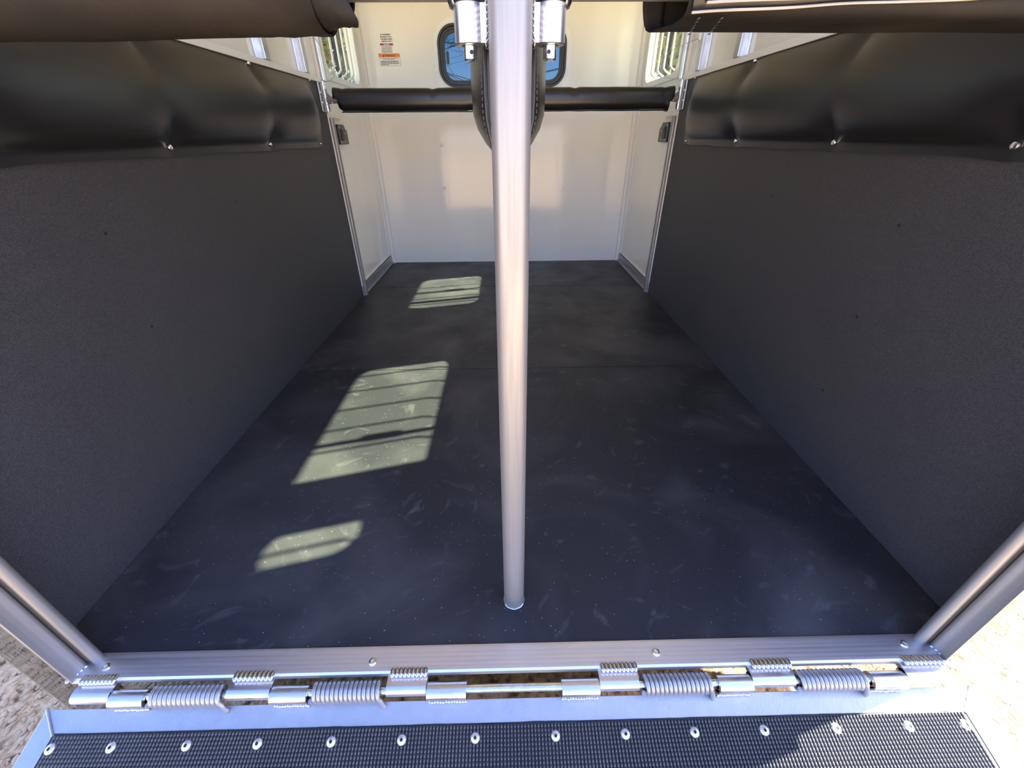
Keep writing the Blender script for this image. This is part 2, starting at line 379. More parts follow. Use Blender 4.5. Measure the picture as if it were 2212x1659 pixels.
wf = MB()
FW = (-0.415, 0.410, 1.31, 1.59)
for (x0, x1, z0, z1) in ((-A-0.012, FW[0], -0.13, H), (FW[1], A+0.012, -0.13, H), (FW[0], FW[1], -0.13, FW[2]), (FW[0], FW[1], FW[3], H)):
    wf.box((x0, YF, z0), (x1, YF+0.04, z1))
bmesh.ops.remove_doubles(wf.bm, verts=wf.bm.verts, dist=1e-5)
wall_front = struct(wf.build('wall_front', 'white'))
for x, z in [(-1.0, .905), (-1.0, .595), (-1.0, .285), (.484, .90), (.485, .588), (.486, .28), (.99, .897), (.99, .585), (.99, .274), (-.50, .288), (-.495, 1.402), (-.995, 1.403), (.486, 1.398), (.99, 1.394)]:
    screw((x, YF, z), (0, -1, 0), 0.007, 'white_trim', 'rivet', wall_front)
for x, z in ((-.492, .909), (-.494, .603)):
    screw((x, YF, z), (0, -1, 0), 0.013, 'white_trim', 'rivet', wall_front)
for s in (-1, 1):
    MB().box((s*(A-0.028), YF-0.03, 0.0), (s*(A+0.0125), YF+0.001, H)).build('corner_bead', 'white_trim', wall_front, bevel=0.004)
# low raised seams on the upper front panel (plastic sheet ripples)
ceil = struct(MB().box((-A-0.05, -0.10, H), (A+0.05, YF+0.04, H+0.05)).build('ceiling', 'ceiling'))
MB().box((-A, -0.12, 1.98), (A, -0.06, H)).build('header_beam', 'alu', ceil, bevel=0.004)

# ------------------------------------------------------------------ rear frame: posts and sill
for k, s in ((1, -1), (2, 1)):
    t = struct(bpy.data.objects.new('trim_%d' % k, None)); col.objects.link(t); t.location = (s*0.9, -0.12, 0)
    MB().tube([(s*0.8965, -0.1055, 0.003), (s*0.8965, -0.1055, 2.0)], 0.0098, 20).build('inner_tube', 'alu_post', t, smooth=50)
    MB().box((s*0.898, -0.111, 0.003), (s*0.922, -0.098, 2.0)).build('seal_strip', 'seal', t)
    lip = [(s*x, y) for x, y in ((0.9175, -0.113), (0.9145, -0.1145), (0.913, -0.118), (0.9135, -0.122), (0.9160, -0.126), (0.9180, -0.132), (0.9180, -0.1475), (0.9235, -0.1475), (0.9235, -0.110), (0.920, -0.110))]
    MB().prism(lip, 2, 0.0, 2.0).build('channel', 'alu_post', t, smooth=35)
    MB().box((s*0.9225, -0.1250, -0.30), (s*1.042, -0.095, H)).build('corner_panel', 'polished', t)
    cr = MB().tube([(s*1.040, -0.1030, -0.30), (s*1.040, -0.1030, H)], 0.0222, 20).build('corner_tube', 'polished', t, smooth=50)
    MB().box((s*1.000, -0.142, 0.455), (s*1.048, -0.124, 1.95)).build('hinge_strip', 'alu', t, bevel=0.002)
    MB().box((s*0.958, -0.098, -0.012), (s*1.02, -0.085, H)).build('inner_flange', 'alu', t)
    w = MB()
    for i in range(5): w.lathe([(0, -.004), (.004, -.002), (.005, 0), (.004, .002), (0, .004)], (s*(0.915+0.003*i), -0.118-0.007*i, 0.004), (0, 0, 1), 8)
    w.build('weld_bead', 'weld', t, smooth=60)

sill = MB()
prof = [(-0.092, -0.012), (-0.092, 0.0035)]
ys = np.linspace(-0.096, -0.141, 16)
for i, y in enumerate(ys): prof.append((y, 0.0040 if i % 3 else 0.00393))
prof += [(-0.145, 0.001), (-0.146, -0.008), (-0.140, -0.012)]
sill.prism(prof, 0, -0.925, 0.925)
sill = struct(sill.build('trim_3', 'alu_sill'))
for (x, y) in [(-.868, -.121), (-.304, -.123), (.308, -.118), (.857, -.113)]:
    screw((x, y, 0.004), (0, 0, 1), 0.0085, 'screw', 'screw', sill)

# ------------------------------------------------------------------ ramp hinge
HY, HZ, HR = -0.1675, -0.020, 0.0168
def bead(x0, x1, y, z, n, ry=0.008, rz=0.0045):
    b = MB()
    for i in range(n):
        x = x0+(x1-x0)*(i+.5)/n; w = (x1-x0)/n*1.0
        pts = [(x+w*0.55*math.sin(q)*0.6, y+ry*math.cos(q), z) for q in np.linspace(0, PI, 7)]
        b.tube(pts, [rz*0.7, rz*1.1, rz*1.25, rz*1.3, rz*1.25, rz*1.1, rz*0.7], 8)
    return b
for (x0, x1) in [(-.906, -.828), (-.592, -.503), (-.266, -.183), (.176, .259), (.495, .586), (.821, .915)]:
    kb = MB().pipe((x0, HY+.0035, HZ+.002), (x1-.001, HY+.0035, HZ+.002), HR-.0025, 0.009, 24)
    kb.box((x0, HY+0.004, HZ+0.006), (x1, -0.138, HZ+0.0165))
    k = kb.build('hinge_knuckle', 'alu', sill, smooth=40)
    bead(x0+.003, x1-.003, -0.1445, 0.003, 9).build('weld_bead', 'weld', k, smooth=60)
MB().box((-0.925, -0.112, -0.135), (0.925, -0.1005, -0.0125)).build('rear_channel', 'polished', sill)
rod = tag(MB().tube([(-0.905, HY, HZ), (0.905, HY, HZ)], 0.0075, 14).build('hinge_rod', 'zinc', smooth=50), 'long thin steel rod running through the ramp hinge below the sill', 'rod')
def spring(x0, x1, label, tailright):
    n = 15; wr = (x1-x0)/(2*n+2.0); R = 0.0200-wr
    pts = []
    steps = n*14
    for i in range(steps+1):
        a = 2*PI*i/14.0; x = x0+wr+(x1-x0-2*wr)*i/steps
        pts.append((x, HY-R*math.sin(a+PI/2), HZ+R*math.cos(a+PI/2)))
    if tailright: p = Vector(pts[-1]); pts += [(p.x+.003, HY-R, HZ-0.004), (p.x+.006, HY-R-.002, HZ-0.016), (p.x+.009, HY-R-.002, HZ-0.028)]
    else: p = Vector(pts[0]); pts = [(p.x-.009, HY-R-.002, HZ-0.028), (p.x-.006, HY-R-.002, HZ-0.016)]+pts
    tag(MB().tube(pts, wr*0.98, 8).build('coil_spring', 'spring', smooth=60), label, 'spring', 'ramp hinge coil springs')
spring(-.754, -.600, 'grey coil spring at the left end of the ramp hinge', True)
spring(-.424, -.276, 'grey coil spring left of the bare hinge rod, second from the left', True)
spring(.262, .411, 'grey coil spring right of the bare hinge rod, third from the left', True)
spring(.587, .736, 'grey coil spring at the right end of the ramp hinge', True)

# ------------------------------------------------------------------ ramp
RT = 0.268
def rz(y): return -0.045+RT*(y+0.172)
RN = Vector((0, -RT, 1)).normalized()
YR0, YR1 = -0.1755, -1.46
ramp = thing('loading_ramp', 'lowered aluminium loading ramp covered with ribbed black rubber', 'ramp', (0, YR1, rz(YR1)))
def slab(x0, x1, y0, y1, t0, t1, x0b=None, x1b=None):
    x0b = x0 if x0b is None else x0b; x1b = x1 if x1b is None else x1b
    lo = [(x0, y0, rz(y0)+t0), (x1, y0, rz(y0)+t0), (x1b, y1, rz(y1)+t0), (x0b, y1, rz(y1)+t0)]
    hi = [(x, y, z-t0+t1) for x, y, z in lo]
    return MB().hexa(lo, hi)
slab(-.97, .97, YR0, -0.214, -0.045, 0.0, -.9285, .9285).build('top_rail', 'alu_dull', ramp, bevel=0.0015)
for s in (-1, 1):
    b = MB().hexa([(s*.9715, YR0, rz(YR0)-.045), (s*.9715, YR1, rz(YR1)-.045), (s*.929, YR1, rz(YR1)-.045), (s*.929, -.215, rz(-.215)-.045)],
                  [(s*.9715, YR0, rz(YR0)), (s*.9715, YR1, rz(YR1)), (s*.929, YR1, rz(YR1)), (s*.929, -.215, rz(-.215))])
    b.build('side_rail', 'alu_dull', ramp, bevel=0.0015)
    w = MB().tube([(s*(.971-.0445*q), YR0-.0425*q, rz(YR0-.0425*q)+.0005) for q in np.linspace(0, 1, 12)], [0.0022+0.0008*random.random() for _ in range(12)], 7)
    w.build('weld_bead', 'alu_dull', ramp, smooth=60)
slab(-.93, .93, -.213, YR1, -0.04, -0.006).build('deck', 'ramp_deck', ramp)
# ragged top edge of the rubber sheet
edge = []
n = 150
for i in range(n+1):
    x = -.926+1.852*i/n
    y = -.2145+0.0022*noise.noise(Vector((x*9, 0, 0)))+0.0012*noise.noise(Vector((x*40, 2, 0)))
    edge.append((x, y))
sh = MB()
top = [sh.bm.verts.new((x, y, rz(y)+0.0012)) for x, y in edge]; bot = [sh.bm.verts.new((x, YR1+.01, rz(YR1+.01)+0.0012)) for x, y in edge]
low = [sh.bm.verts.new((x, y+.0008, rz(y)-0.006)) for x, y in edge]
for i in range(n):
    sh.bm.faces.new((top[i], top[i+1], bot[i+1], bot[i])); sh.bm.faces.new((low[i], low[i+1], top[i+1], top[i]))
rub = sh.build('rubber_sheet', 'ramp_sheet_shade', ramp)
PX, PY = 0.0068, 0.0066
nx = int(1.846/PX); ny = int((abs(YR1)-0.222)/PY)
X, Y = np.meshgrid(-.923+PX*(np.arange(nx)+.5), -0.2205-PY*(np.arange(ny)), indexing='ij'); X = X.ravel(); Y = Y.ravel()
base = np.array([(-.28, -.5), (.28, -.5), (.34, .5), (-.34, .5)])*np.array([PX, PY]); topq = np.array([(-.15, -.5), (.15, -.5), (.25, .42), (-.25, .42)])*np.array([PX, PY])
cnt = len(X); VV = np.zeros((cnt, 8, 3))
for k in range(4):
    VV[:, k, 0] = X+base[k, 0]; VV[:, k, 1] = Y+base[k, 1]; VV[:, k, 2] = rz(Y+base[k, 1])+0.0010
    VV[:, k+4, 0] = X+topq[k, 0]; VV[:, k+4, 1] = Y+topq[k, 1]; VV[:, k+4, 2] = rz(Y+topq[k, 1])+0.0052
q = np.array([(4, 5, 6, 7), (0, 1, 5, 4), (1, 2, 6, 5), (2, 3, 7, 6), (3, 0, 4, 7)])
q = q[:, ::1]
FF = (np.arange(cnt)[:, None, None]*8+q[None]).reshape(-1, 4)
nubs = np_mesh('rubber_nubs', VV.reshape(-1, 3), FF, 'ramp_rubber', rub); nubs['kind'] = 'stuff'
for x in (-.915, -.797, -.65, -.511, -.366, -.227, -.081, .079, .219, .358, .499, .645, .793, .909):
    y = -0.2365; c = Vector((x, y, rz(y)+0.003))
    rv = MB().lathe([(0.0094, -.002), (.0094, .0015), (.0072, .0044), (.003, .0056), (.0026, .002), (0, .002)], c, RN, 16).build('washer_rivet', 'rivet', ramp, smooth=50)
    MB().lathe([(0, .0), (.0026, .0), (.0026, .0045), (0, .0045)], c, RN, 8).build('rivet_hole', 'hole_shade', rv)
for (x0, x1) in [(-.827, -.757), (-.502, -.427), (-.182, -.101), (.097, .175), (.424, .494), (.747, .820)]:
    kb = MB().pipe((x0, HY-.002, HZ-.002), (x1, HY-.002, HZ-.002), HR, 0.009, 24)
    kb.hexa([(x0, HY-.0166, HZ+.002), (x1, HY-.0166, HZ+.002), (x1, HY-.004, HZ-.018), (x0, HY-.004, HZ-.018)][::-1],
            [(x0, HY-.0100, HZ-.0275), (x1, HY-.0100, HZ-.0275), (x1, HY-.006, HZ-.040), (x0, HY-.006, HZ-.040)][::-1])
    k = kb.build('hinge_knuckle', 'alu', ramp, smooth=40)
    b = MB()
    for i in range(14): b.lathe([(0, -.003), (.003, -.001), (.0033, .001), (0, .0035)], (x0+(x1-x0)*(i+.5)/14, HY-.0125-random.random()*.0015, HZ-.0245), (0, -1, 0), 7)
    b.build('weld_bead', 'weld', k, smooth=60)

# ------------------------------------------------------------------ floor mats
for i, (y0, y1, lab) in enumerate([(-.0915, 1.1627, 'speckled black rubber mat at the rear, under the centre post'),
                                   (1.1667, 2.429, 'plain black rubber mat between the two floor seams'),
                                   (2.433, YF-.002, 'narrow black rubber mat against the white front wall')]):
    b = MB().box((-A+.001, y0, -0.0118), (A-.001, y1, 0.0)).build('rubber_mat', 'mat_rubber', bevel=0.0012)
    tag(b, lab, 'mat', 'rubber floor mats')

# ------------------------------------------------------------------ centre post
post = thing('centre_post', 'tall round aluminium centre post standing at the rear of the mat', 'post', (0.001, -0.0, 0))
PXc, PYc, PR = 0.002, 0.0095, 0.0236
MB().tube([(PXc, PYc, 0.001), (PXc, PYc, 2.09)], PR, 40).build('tube', 'alu_post', post, smooth=50)
w = MB(); w.tube([(PXc+.0243*math.cos(t), PYc+.0243*math.sin(t), 0.002+.0007*math.sin(9*t)) for t in np.linspace(0, 2*PI, 40, endpoint=False)], 0.0022, 8, closed=True)
w.build('weld_ring', 'weld', post, smooth=60)
for s in (-1, 1):
    cx, cy = PXc+s*0.0455, PYc+0.024
    k = MB().pipe((cx, cy, 1.0508), (cx, cy, 1.0862), 0.0165, 0.0085, 28).build('socket', 'alu', post, smooth=40, bevel=0.0012)
    w = MB()
    for i in range(7):
        z = 1.0530+.0055*i
        w.tube([(PXc+s*(.020+.0035*math.sin(q)), PYc-.004+.016*q/PI*1.3, z-0.004*math.sin(q)) for q in np.linspace(0, PI, 7)], [.0030, .0040, .0046, .0048, .0046, .0040, .0030], 8)
    w.build('weld_bead', 'weld', k, smooth=60)
    w2 = MB().box((cx-s*0.001, cy-.010, 1.0520), (PXc+s*0.018, cy+.006, 1.0855)).build('gusset', 'alu', k)

# ------------------------------------------------------------------ rear butt bars with their wrapped pads
def pad_section(kind):
    return None
def butt_bar(s):
    side = 'left' if s < 0 else 'right'
    cx, cy = PXc+s*0.0455, PYc+0.024
    bz, by = 1.1045, cy
    lab = ('padded butt bar across the left stall, its cover end folded to a point' if s < 0
           else 'padded butt bar across the right stall, with a layered cover flap on its rear')
    t = thing('butt_bar', lab, 'bar', (s*0.5, by, bz), 'padded butt bars at the rear')
    MB().tube([(cx, by, bz), (s*1.005, by, bz)], 0.0165, 24).build('tube', 'alu_post', t, smooth=50)
    col_ = MB().pipe((cx, by, 1.0872), (cx, by, 1.125), 0.0172, 0.008, 28)
    MB_ = col_.build('collar', 'alu', t, smooth=40, bevel=0.001)
    w = MB(); w.tube([(cx+s*.0175, by+.0175*math.cos(q), bz-.0015+.0175*math.sin(q)) for q in np.linspace(0, 2*PI, 22, endpoint=False)], [.0030+.0012*(i % 2) for i in range(22)], 8, closed=True)
    w.build('weld_bead', 'weld', MB_, smooth=60)
    p = MB().lathe([(0, 1.0370), (.0062, 1.0370), (.0075, 1.0385), (.0075, 1.136), (0, 1.136)], (cx, by, 0), (0, 0, 1), 20).build('pin', 'zinc', t, smooth=40)
    MB().lathe([(0, -.0082), (.0021, -.0082), (.0021, .0082), (0, .0082)], (cx, by, 1.0443), (0.25*s, 1, 0), 10).build('pin_hole', 'hole_shade', p)
    return t, by, bz
# left pad: soft roll with a stitched end folded to a point
t, by, bz = butt_bar(-1)
def left_pad(u, v):
    x = -0.995+(0.995-0.200)*u; a = 2*PI*v
    ry, rzz = 0.052, 0.056-0.011*u
    y = by+ry*math.cos(a)*(1+.02*noise.noise(Vector((x*6, math.cos(a)*2, math.sin(a)*2)))); z = bz+0.001+rzz*math.sin(a)
    if math.sin(a) < -.4: z += 0.002*noise.noise(Vector((x*8, 3, a)))
    z -= 0.004*math.exp(-((x+0.25)/.03)**2)*noise.noise(Vector((x*60, a*3, 0)))
    return (x, y, z)
pb = MB().grid(left_pad, 70, 40)
bmesh.ops.remove_doubles(pb.bm, verts=pb.bm.verts, dist=1e-5)
lp = pb.build('pad_cover', 'dusty_vinyl', t, smooth=70)
# end of the cover: loose sleeve pinched to a point low and forward
def left_end(u, v):
    a = 2*PI*v; x = -0.202+0.030*u
    ry = 0.052*(1-.42*u); rzz = 0.045*(1-.18*u)
    y = by-0.002*u+ry*math.cos(a); z = bz+0.004+0.004*u+rzz*math.sin(a)
    pt = max(0, math.cos(a+2.15))**5; y += -0.012*u*pt; z += -0.016*u*pt; x += 0.014*u*pt
    return (x+.002*noise.noise(Vector((u*8, a*2, 0))), y, z+.003*u*noise.noise(Vector((u*5, a*3, 1))))
e = MB().grid(left_end, 12, 40); bmesh.ops.remove_doubles(e.bm, verts=e.bm.verts, dist=1e-5)
sl = e.build('end_sleeve', 'dusty_vinyl', lp, smooth=60, recalc=True); so = sl.modifiers.new('thick', 'SOLIDIFY'); so.thickness = 0.002
MB().tube([(-0.2015+0.0015*math.sin(7*q), by+.0512*math.cos(q), bz+.004+.0482*math.sin(q)) for q in np.linspace(0, 2*PI, 40, endpoint=False)], 0.0012, 6, closed=True).build('seam', 'dusty_vinyl', lp, smooth=60)
# right pad: squarer roll, overlapping flap with frayed edges on the rear
t, by, bz = butt_bar(1)
def right_pad(u, v):
    x = 0.185+(0.995-0.185)*u; a = 2*PI*v; n_ = 6.5
    ca, sa = math.cos(a), math.sin(a)
    f = (abs(ca)**n_+abs(sa)**n_)**(-1/n_)
    y = by+0.046*f*ca; z = bz+(0.038+.003*u)*f*sa
    y += .002*noise.noise(Vector((x*6, ca*2, sa*2))); z += .0018*noise.noise(Vector((x*7, ca*2+4, sa*2)))
    return (x, y, z)
pb = MB().grid(right_pad, 70, 48); bmesh.ops.remove_doubles(pb.bm, verts=pb.bm.verts, dist=1e-5)
rp = pb.build('pad_cover', 'dusty_vinyl', t, smooth=60)
def right_end(u, v):
    a = 2*PI*v; n_ = 6.5; ca, sa = math.cos(a), math.sin(a); f = (abs(ca)**n_+abs(sa)**n_)**(-1/n_)
    back = max(0.0, ca)
    return (0.186-(0.003+0.024*back)*u, by+0.046*f*ca, bz+0.038*f*sa)
e = MB().grid(right_end, 5, 48); bmesh.ops.remove_doubles(e.bm, verts=e.bm.verts, dist=1e-5)
sl = e.build('end_sleeve', 'dusty_vinyl', rp, smooth=60); so = sl.modifiers.new('thick', 'SOLIDIFY'); so.thickness = 0.002
def flap(y_off, x0, dz, m, name, th):
    def fn(u, v):
        x = x0+(0.985-x0)*u
        zb = bz-0.0345+dz+0.028*u+0.002*noise.noise(Vector((x*10, dz*90, 0)))
        z = zb+(bz+0.050-zb)*v
        y = by-0.0470-y_off-0.003*math.sin(PI*v)+.0012*noise.noise(Vector((x*9, v*3, dz*50)))
        return (x, y, z)
    o = MB().grid(fn, 60, 8).build(name, m, rp, smooth=60); so = o.modifiers.new('thick', 'SOLIDIFY'); so.thickness = th; return o, fn
for k, (yo, x0, dz) in enumerate(((0.0015, .186, 0.0), (0.0060, .198, 0.006))):
    o, fn = flap(yo, x0, dz, 'vinyl_gloss', 'cover_flap', 0.0022)
    MB().tube([Vector(fn(q, 0))+Vector((0, -.0002, -.0006)) for q in np.linspace(0, 1, 61)], 0.0013, 6).build('frayed_edge', 'frayed', rp, smooth=60)
for x in (.198, .222):
    s_ = MB()
    for i in range(11):
        if i % 2 == 0: s_.box((x+.0020*i-.0006, by-.040+.0075*i, bz-.0384), (x+.0020*i+.0010, by-.0345+.0075*i, bz-.0376))
    s_.build('stitching', 'stitch', rp)

# ------------------------------------------------------------------ padded divider hanging behind the post
dv = thing('stall_divider', 'black padded stall divider with rounded lower corner hanging behind the centre post', 'divider', (0, 0.6, 1.0))
DY0, DY1 = 0.075, 1.05
def dz_bottom(y):
    q = (y-DY0)/(DY1-DY0); return 0.934+0.5*max(0, q-.13)**1.5
def div(u, v, s):
    y = DY0+(DY1-DY0)*u; zb = dz_bottom(y); z = zb+(1.62-zb)*v
    e_ = min(1.0, (y-DY0)/.16); f_ = min(1.0, v*(1.62-zb)/.065)
    th = 0.030*(0.55+0.45*math.sin(f_*PI/2))+0.027*(math.sin(e_*PI/2)**.8)*(math.sin(f_*PI/2)**.7)
    th += .0015*noise.noise(Vector((y*9, z*9, s)))
    return (PXc-0.0+s*th, y, z)
b = MB()
for s in (-1, 1): b.grid(lambda u, v: div(u, v, s), 40, 36)
b.grid(lambda u, v: Vector(div(0, v, -1)).lerp(Vector(div(0, v, 1)), u), 4, 36)
b.grid(lambda u, v: Vector(div(1, v, -1)).lerp(Vector(div(1, v, 1)), u), 4, 36)
b.grid(lambda u, v: Vector(div(v, 0, -1)).lerp(Vector(div(v, 0, 1)), u), 4, 40)
b.grid(lambda u, v: Vector(div(v, 1, -1)).lerp(Vector(div(v, 1, 1)), u), 4, 40)
bmesh.ops.remove_doubles(b.bm, verts=b.bm.verts, dist=1e-5)
b.build('pad', 'vinyl_gloss', dv, smooth=50)
for s in (-1, 1):
    pts = [Vector(div(0, v, s))+Vector((s*.001, -.001, 0)) for v in np.linspace(1, 0, 30)]+[Vector(div(u, 0, s))+Vector((s*.001, 0, -.001)) for u in np.linspace(0.03, 1, 30)]
    MB().tube(pts, 0.0028, 8).build('piping', 'vinyl', dv, smooth=60)
    st = MB()
    for i in range(60):
        v0 = i/60*.6; p = Vector(div(0.012, v0, s)); p2 = Vector(div(0.012, v0+.006, s)); d = Vector((s*.0012, 0, 0))
        st.tube([p+d, p2+d], 0.0009, 5)
    st.build('stitching', 'stitch', dv)
MB().box((PXc-.012, 0.03, 1.20), (PXc+.012, 0.085, 1.24)).build('hanger', 'alu', dv); MB().box((PXc-.012, 0.03, 1.52), (PXc+.012, 0.085, 1.56)).build('hanger', 'alu', dv)

# ------------------------------------------------------------------ vinyl pads on the side walls
for s in (-1, 1):
    side = 'left' if s < 0 else 'right'
    Y0, Y1, Z0, Z1 = -0.06, 2.093, 0.926, 1.226
    btn = [(y, z) for z in (0.941, 1.217) for y in (0.355, 0.872, 1.488)]+[(2.05, 0.936), (2.085, 1.22)]
    wp = thing('wall_pad', 'buttoned black vinyl kick pad along the %s wall' % side, 'pad', (s*A, 1.0, 0.93), 'wall kick pads')
    def padf(u, v):
        y = Y0+(Y1-Y0)*u; z = Z0+(Z1-Z0)*v
        zz = z; e1 = min(y-Y0, Y1-y); e2 = min(z-Z0, Z1-z)
        rise = 0.10 if z < Z0+.017 else 0.10+0.90*(1-math.exp(-(z-Z0-.017)/.026))
        h = 0.060*(1-math.exp(-max(e1, 0)/.055))*rise*(1-math.exp(-max(Z1-z, 0)/.075))+0.003
        for (by_, bz_) in btn:
            dy, dz_ = y-by_, z-bz_; inner = 1 if bz_ < 1.1 else -1
            d = math.hypot(dy, dz_*0.8)
            h *= 1-0.82*math.exp(-(d/.042)**1.15)
            up_ = dz_*inner                                               # crease that runs from the button into the pad
            if up_ > 0: h *= 1-0.40*math.exp(-abs(dy)/(.008+.30*up_))*math.exp(-(up_/.050)**1.8)
        h += 0.0012*noise.noise(Vector((y*5, z*7, s*3)))
        low = 0.0
        if v < 0.001:
            low = -0.010+0.006*noise.noise(Vector((y*4, 7, s)))
            for (by_, bz_) in btn[:3]: low += -0.006*math.exp(-((y-by_)/.05)**2)
        return (s*(A-max(h, 0.003)), y, z+low*0.7)
    b = MB().grid(padf, 260, 48)
    V_ = list(b.bm.verts)
    # close the back
    b.grid(lambda u, v: (s*(A-.0005), Y0+(Y1-Y0)*u, Z0-.006+(Z1-Z0+.006)*v), 1, 1)
    rim = [e for e in b.bm.edges if e.is_boundary and all(vv in set() for vv in e.verts)]
    b.build('cushion', 'vinyl', wp, smooth=80)
    for (y, z) in btn:
        big = 0.0085 if y < 2.0 else 0.006
        screw((s*(A-0.006), y, z), (-s, 0, 0), big, 'screw', 'button', wp, h=0.004)

# ------------------------------------------------------------------ side doors with barred windows
def barred_window(parent, s, Wd, r, bars, proud, mid=None, r0=None):
    y0, y1, z0, z1 = Wd
    x_in, x_out = s*(A+0.004), s*(A+0.056)
    k = 8
    b = MB().ringprism(sqr_like(y0-.028, y1+.028, z0-.028, z1+.028, r, k), rrect(y0+.004, y1-.004, z0+.004, z1-.004, r, k, r0), 0, min(s*(A-.005), s*(A+.02)), max(s*(A-.005), s*(A+.02)))
    f = b.build('window_frame', 'white_trim', parent, bevel=0.002)
    b = MB().ringprism(sqr_like(y0-.03, y1+.03, z0-.03, z1+.03, r, k), rrect(y0+.002, y1-.002, z0+.002, z1-.002, r, k, r0), 0, min(s*(A+.045), x_out), max(s*(A+.045), x_out))
    b.build('outer_frame', 'white_trim', parent)
    MB().box((s*(A+.036), y0, z0), (s*(A+.039), y1, z1)).build('pane', 'glass', parent)
    for y in bars:
        xi = s*(A-proud)
        MB().tube([(s*(A+.012), y, z0-.006), (s*(A+.008), y+.004, z0+.010), (s*(A-proud*.6), y+.012, z0+.026), (xi, y+.016, z0+.040), (xi, y+.016, z0+.055), (xi, y+.016, z1-.04), (s*(A+.008), y+.004, z1)], 0.0062, 10).build('bar', 'white_trim', parent, smooth=60)
    if mid:
        MB().box((s*(A+.022), mid-.010, z0), (s*(A+.044), mid+.010, z1)).build('meeting_stile', 'gasket', parent)
        MB().box((s*(A+.015), mid-.016, z0+.17), (s*(A+.04), mid+.022, z0+.30)).build('sash_latch', 'black_plastic', parent)
for k, s in ((1, -1), (2, 1)):
    side = 'left' if s < 0 else 'right'
    d = struct(bpy.data.objects.new('door_%d' % k, None)); col.objects.link(d); d.location = (s*A, 2.7, 0)
    y0, y1 = 2.345, 3.075
    x = s*(A+.004)
    # leaf with the window opening
    ys = [y0, DOORW[0], DOORW[1], y1]; zs = [0.088, DOORW[2], DOORW[3], 1.95]
    b = MB()
    for i in range(3):
        for j in range(3):
            if i == 1 and j == 1: continue
            b.box((x, ys[i], zs[j]), (s*(A+.0125), ys[i+1], zs[j+1]))
    bmesh.ops.remove_doubles(b.bm, verts=b.bm.verts, dist=1e-5)
    b.build('door_panel', 'white', d)
    MB().box((s*(A-.004), y0-.005, 0.080), (s*(A+.0125), y1+.005, 0.090)).build('lower_rail', 'white_trim', d)
    MB().box((s*(A+.003), y0-.005, 0.070), (s*(A+.0125), y1+.005, 0.080)).build('gap_strip', 'hole_shade', d)  # dark strip painting the shaded gap under the door leaf
    MB().box((s*(A-.006), y0-.095, 0.001), (s*(A+.0125), y1+.045, 0.070)).build('threshold', 'alu_dull', d, bevel=0.002)
    MB().box((s*(A-.016), y0-.085, 0.001), (s*(A-.006), y1+.045, 0.014)).build('floor_angle', 'alu_dull', d, bevel=0.002)
    b = MB()
    b.box((s*(A-.004), y1, 0.080), (s*(A+.0125), y1+.014, 1.98)); b.build('jamb', 'white_trim', d, bevel=0.002)
    MB().box((s*(A+.001), y1+.014, 0.080), (s*(A+.0125), y1+.022, 1.98)).build('gap_strip', 'seal', d)
    b = MB().box((s*(A-.006), y1+.022, 0.070), (s*(A+.0125), YF-.03, 1.98)).build('jamb', 'white_trim', d, bevel=0.002)
    barred_window(d, s, DOORW, 0.075, (2.435, 2.55, 2.665, 2.79), 0.028, mid=2.72)
    # latch: dark case with a cut corner, paddle and screws
    case = [(2.347, 0.926), (2.50, 0.926), (2.50, 0.997), (2.475, 1.010), (2.455, 1.032), (2.347, 1.032)]
    lt = MB().prism(case, 0, s*(A-.002), s*(A-.016)).build('door_latch', 'black_plastic', d, bevel=0.003)
    MB().hexa([(s*(A-.016), 2.385, .945), (s*(A-.016), 2.425, .945), (s*(A-.016), 2.425, 1.012), (s*(A-.016), 2.385, 1.012)], [(s*(A-.026), 2.390, .950), (s*(A-.026), 2.420, .950), (s*(A-.024), 2.420, 1.005), (s*(A-.024), 2.390, 1.005)]).build('paddle', 'black_plastic', lt, bevel=0.002)
    for (yy, zz) in ((2.365, 1.015), (2.365, .94), (2.44, .94), (2.46, .985)): screw((s*(A-.016), yy, zz), (-s, 0, 0), .004, 'screw', 'screw', lt)
    MB().box((s*(A+.0035), 2.36, 1.048), (s*(A+.0045), 2.47, 1.064)).build('label_strip', mat('tag_%s' % side, (.62, .5, .42), .5), d)
for k, s in ((2, -1), (3, 1)):
    w = struct(bpy.data.objects.new('window_%d' % k, None)); col.objects.link(w); w.location = (s*A, 1.2, 1.4)
    yb = [Y_+0.24*1.38 for Y_ in (1.198, 1.067, .923, .785, .646)]
    barred_window(w, s, MIDW, 0.085, [q-.016 for q in yb[:4]]+[yb[4]-.006], 0.02, mid=1.040, r0=.012)
for k, s in ((4, -1), (5, 1)):
    w = struct(bpy.data.objects.new('window_%d' % k, None)); col.objects.link(w); w.location = (s*A, .6, 1.55)
    barred_window(w, s, REARW, 0.063, (0.552,), 0.012)

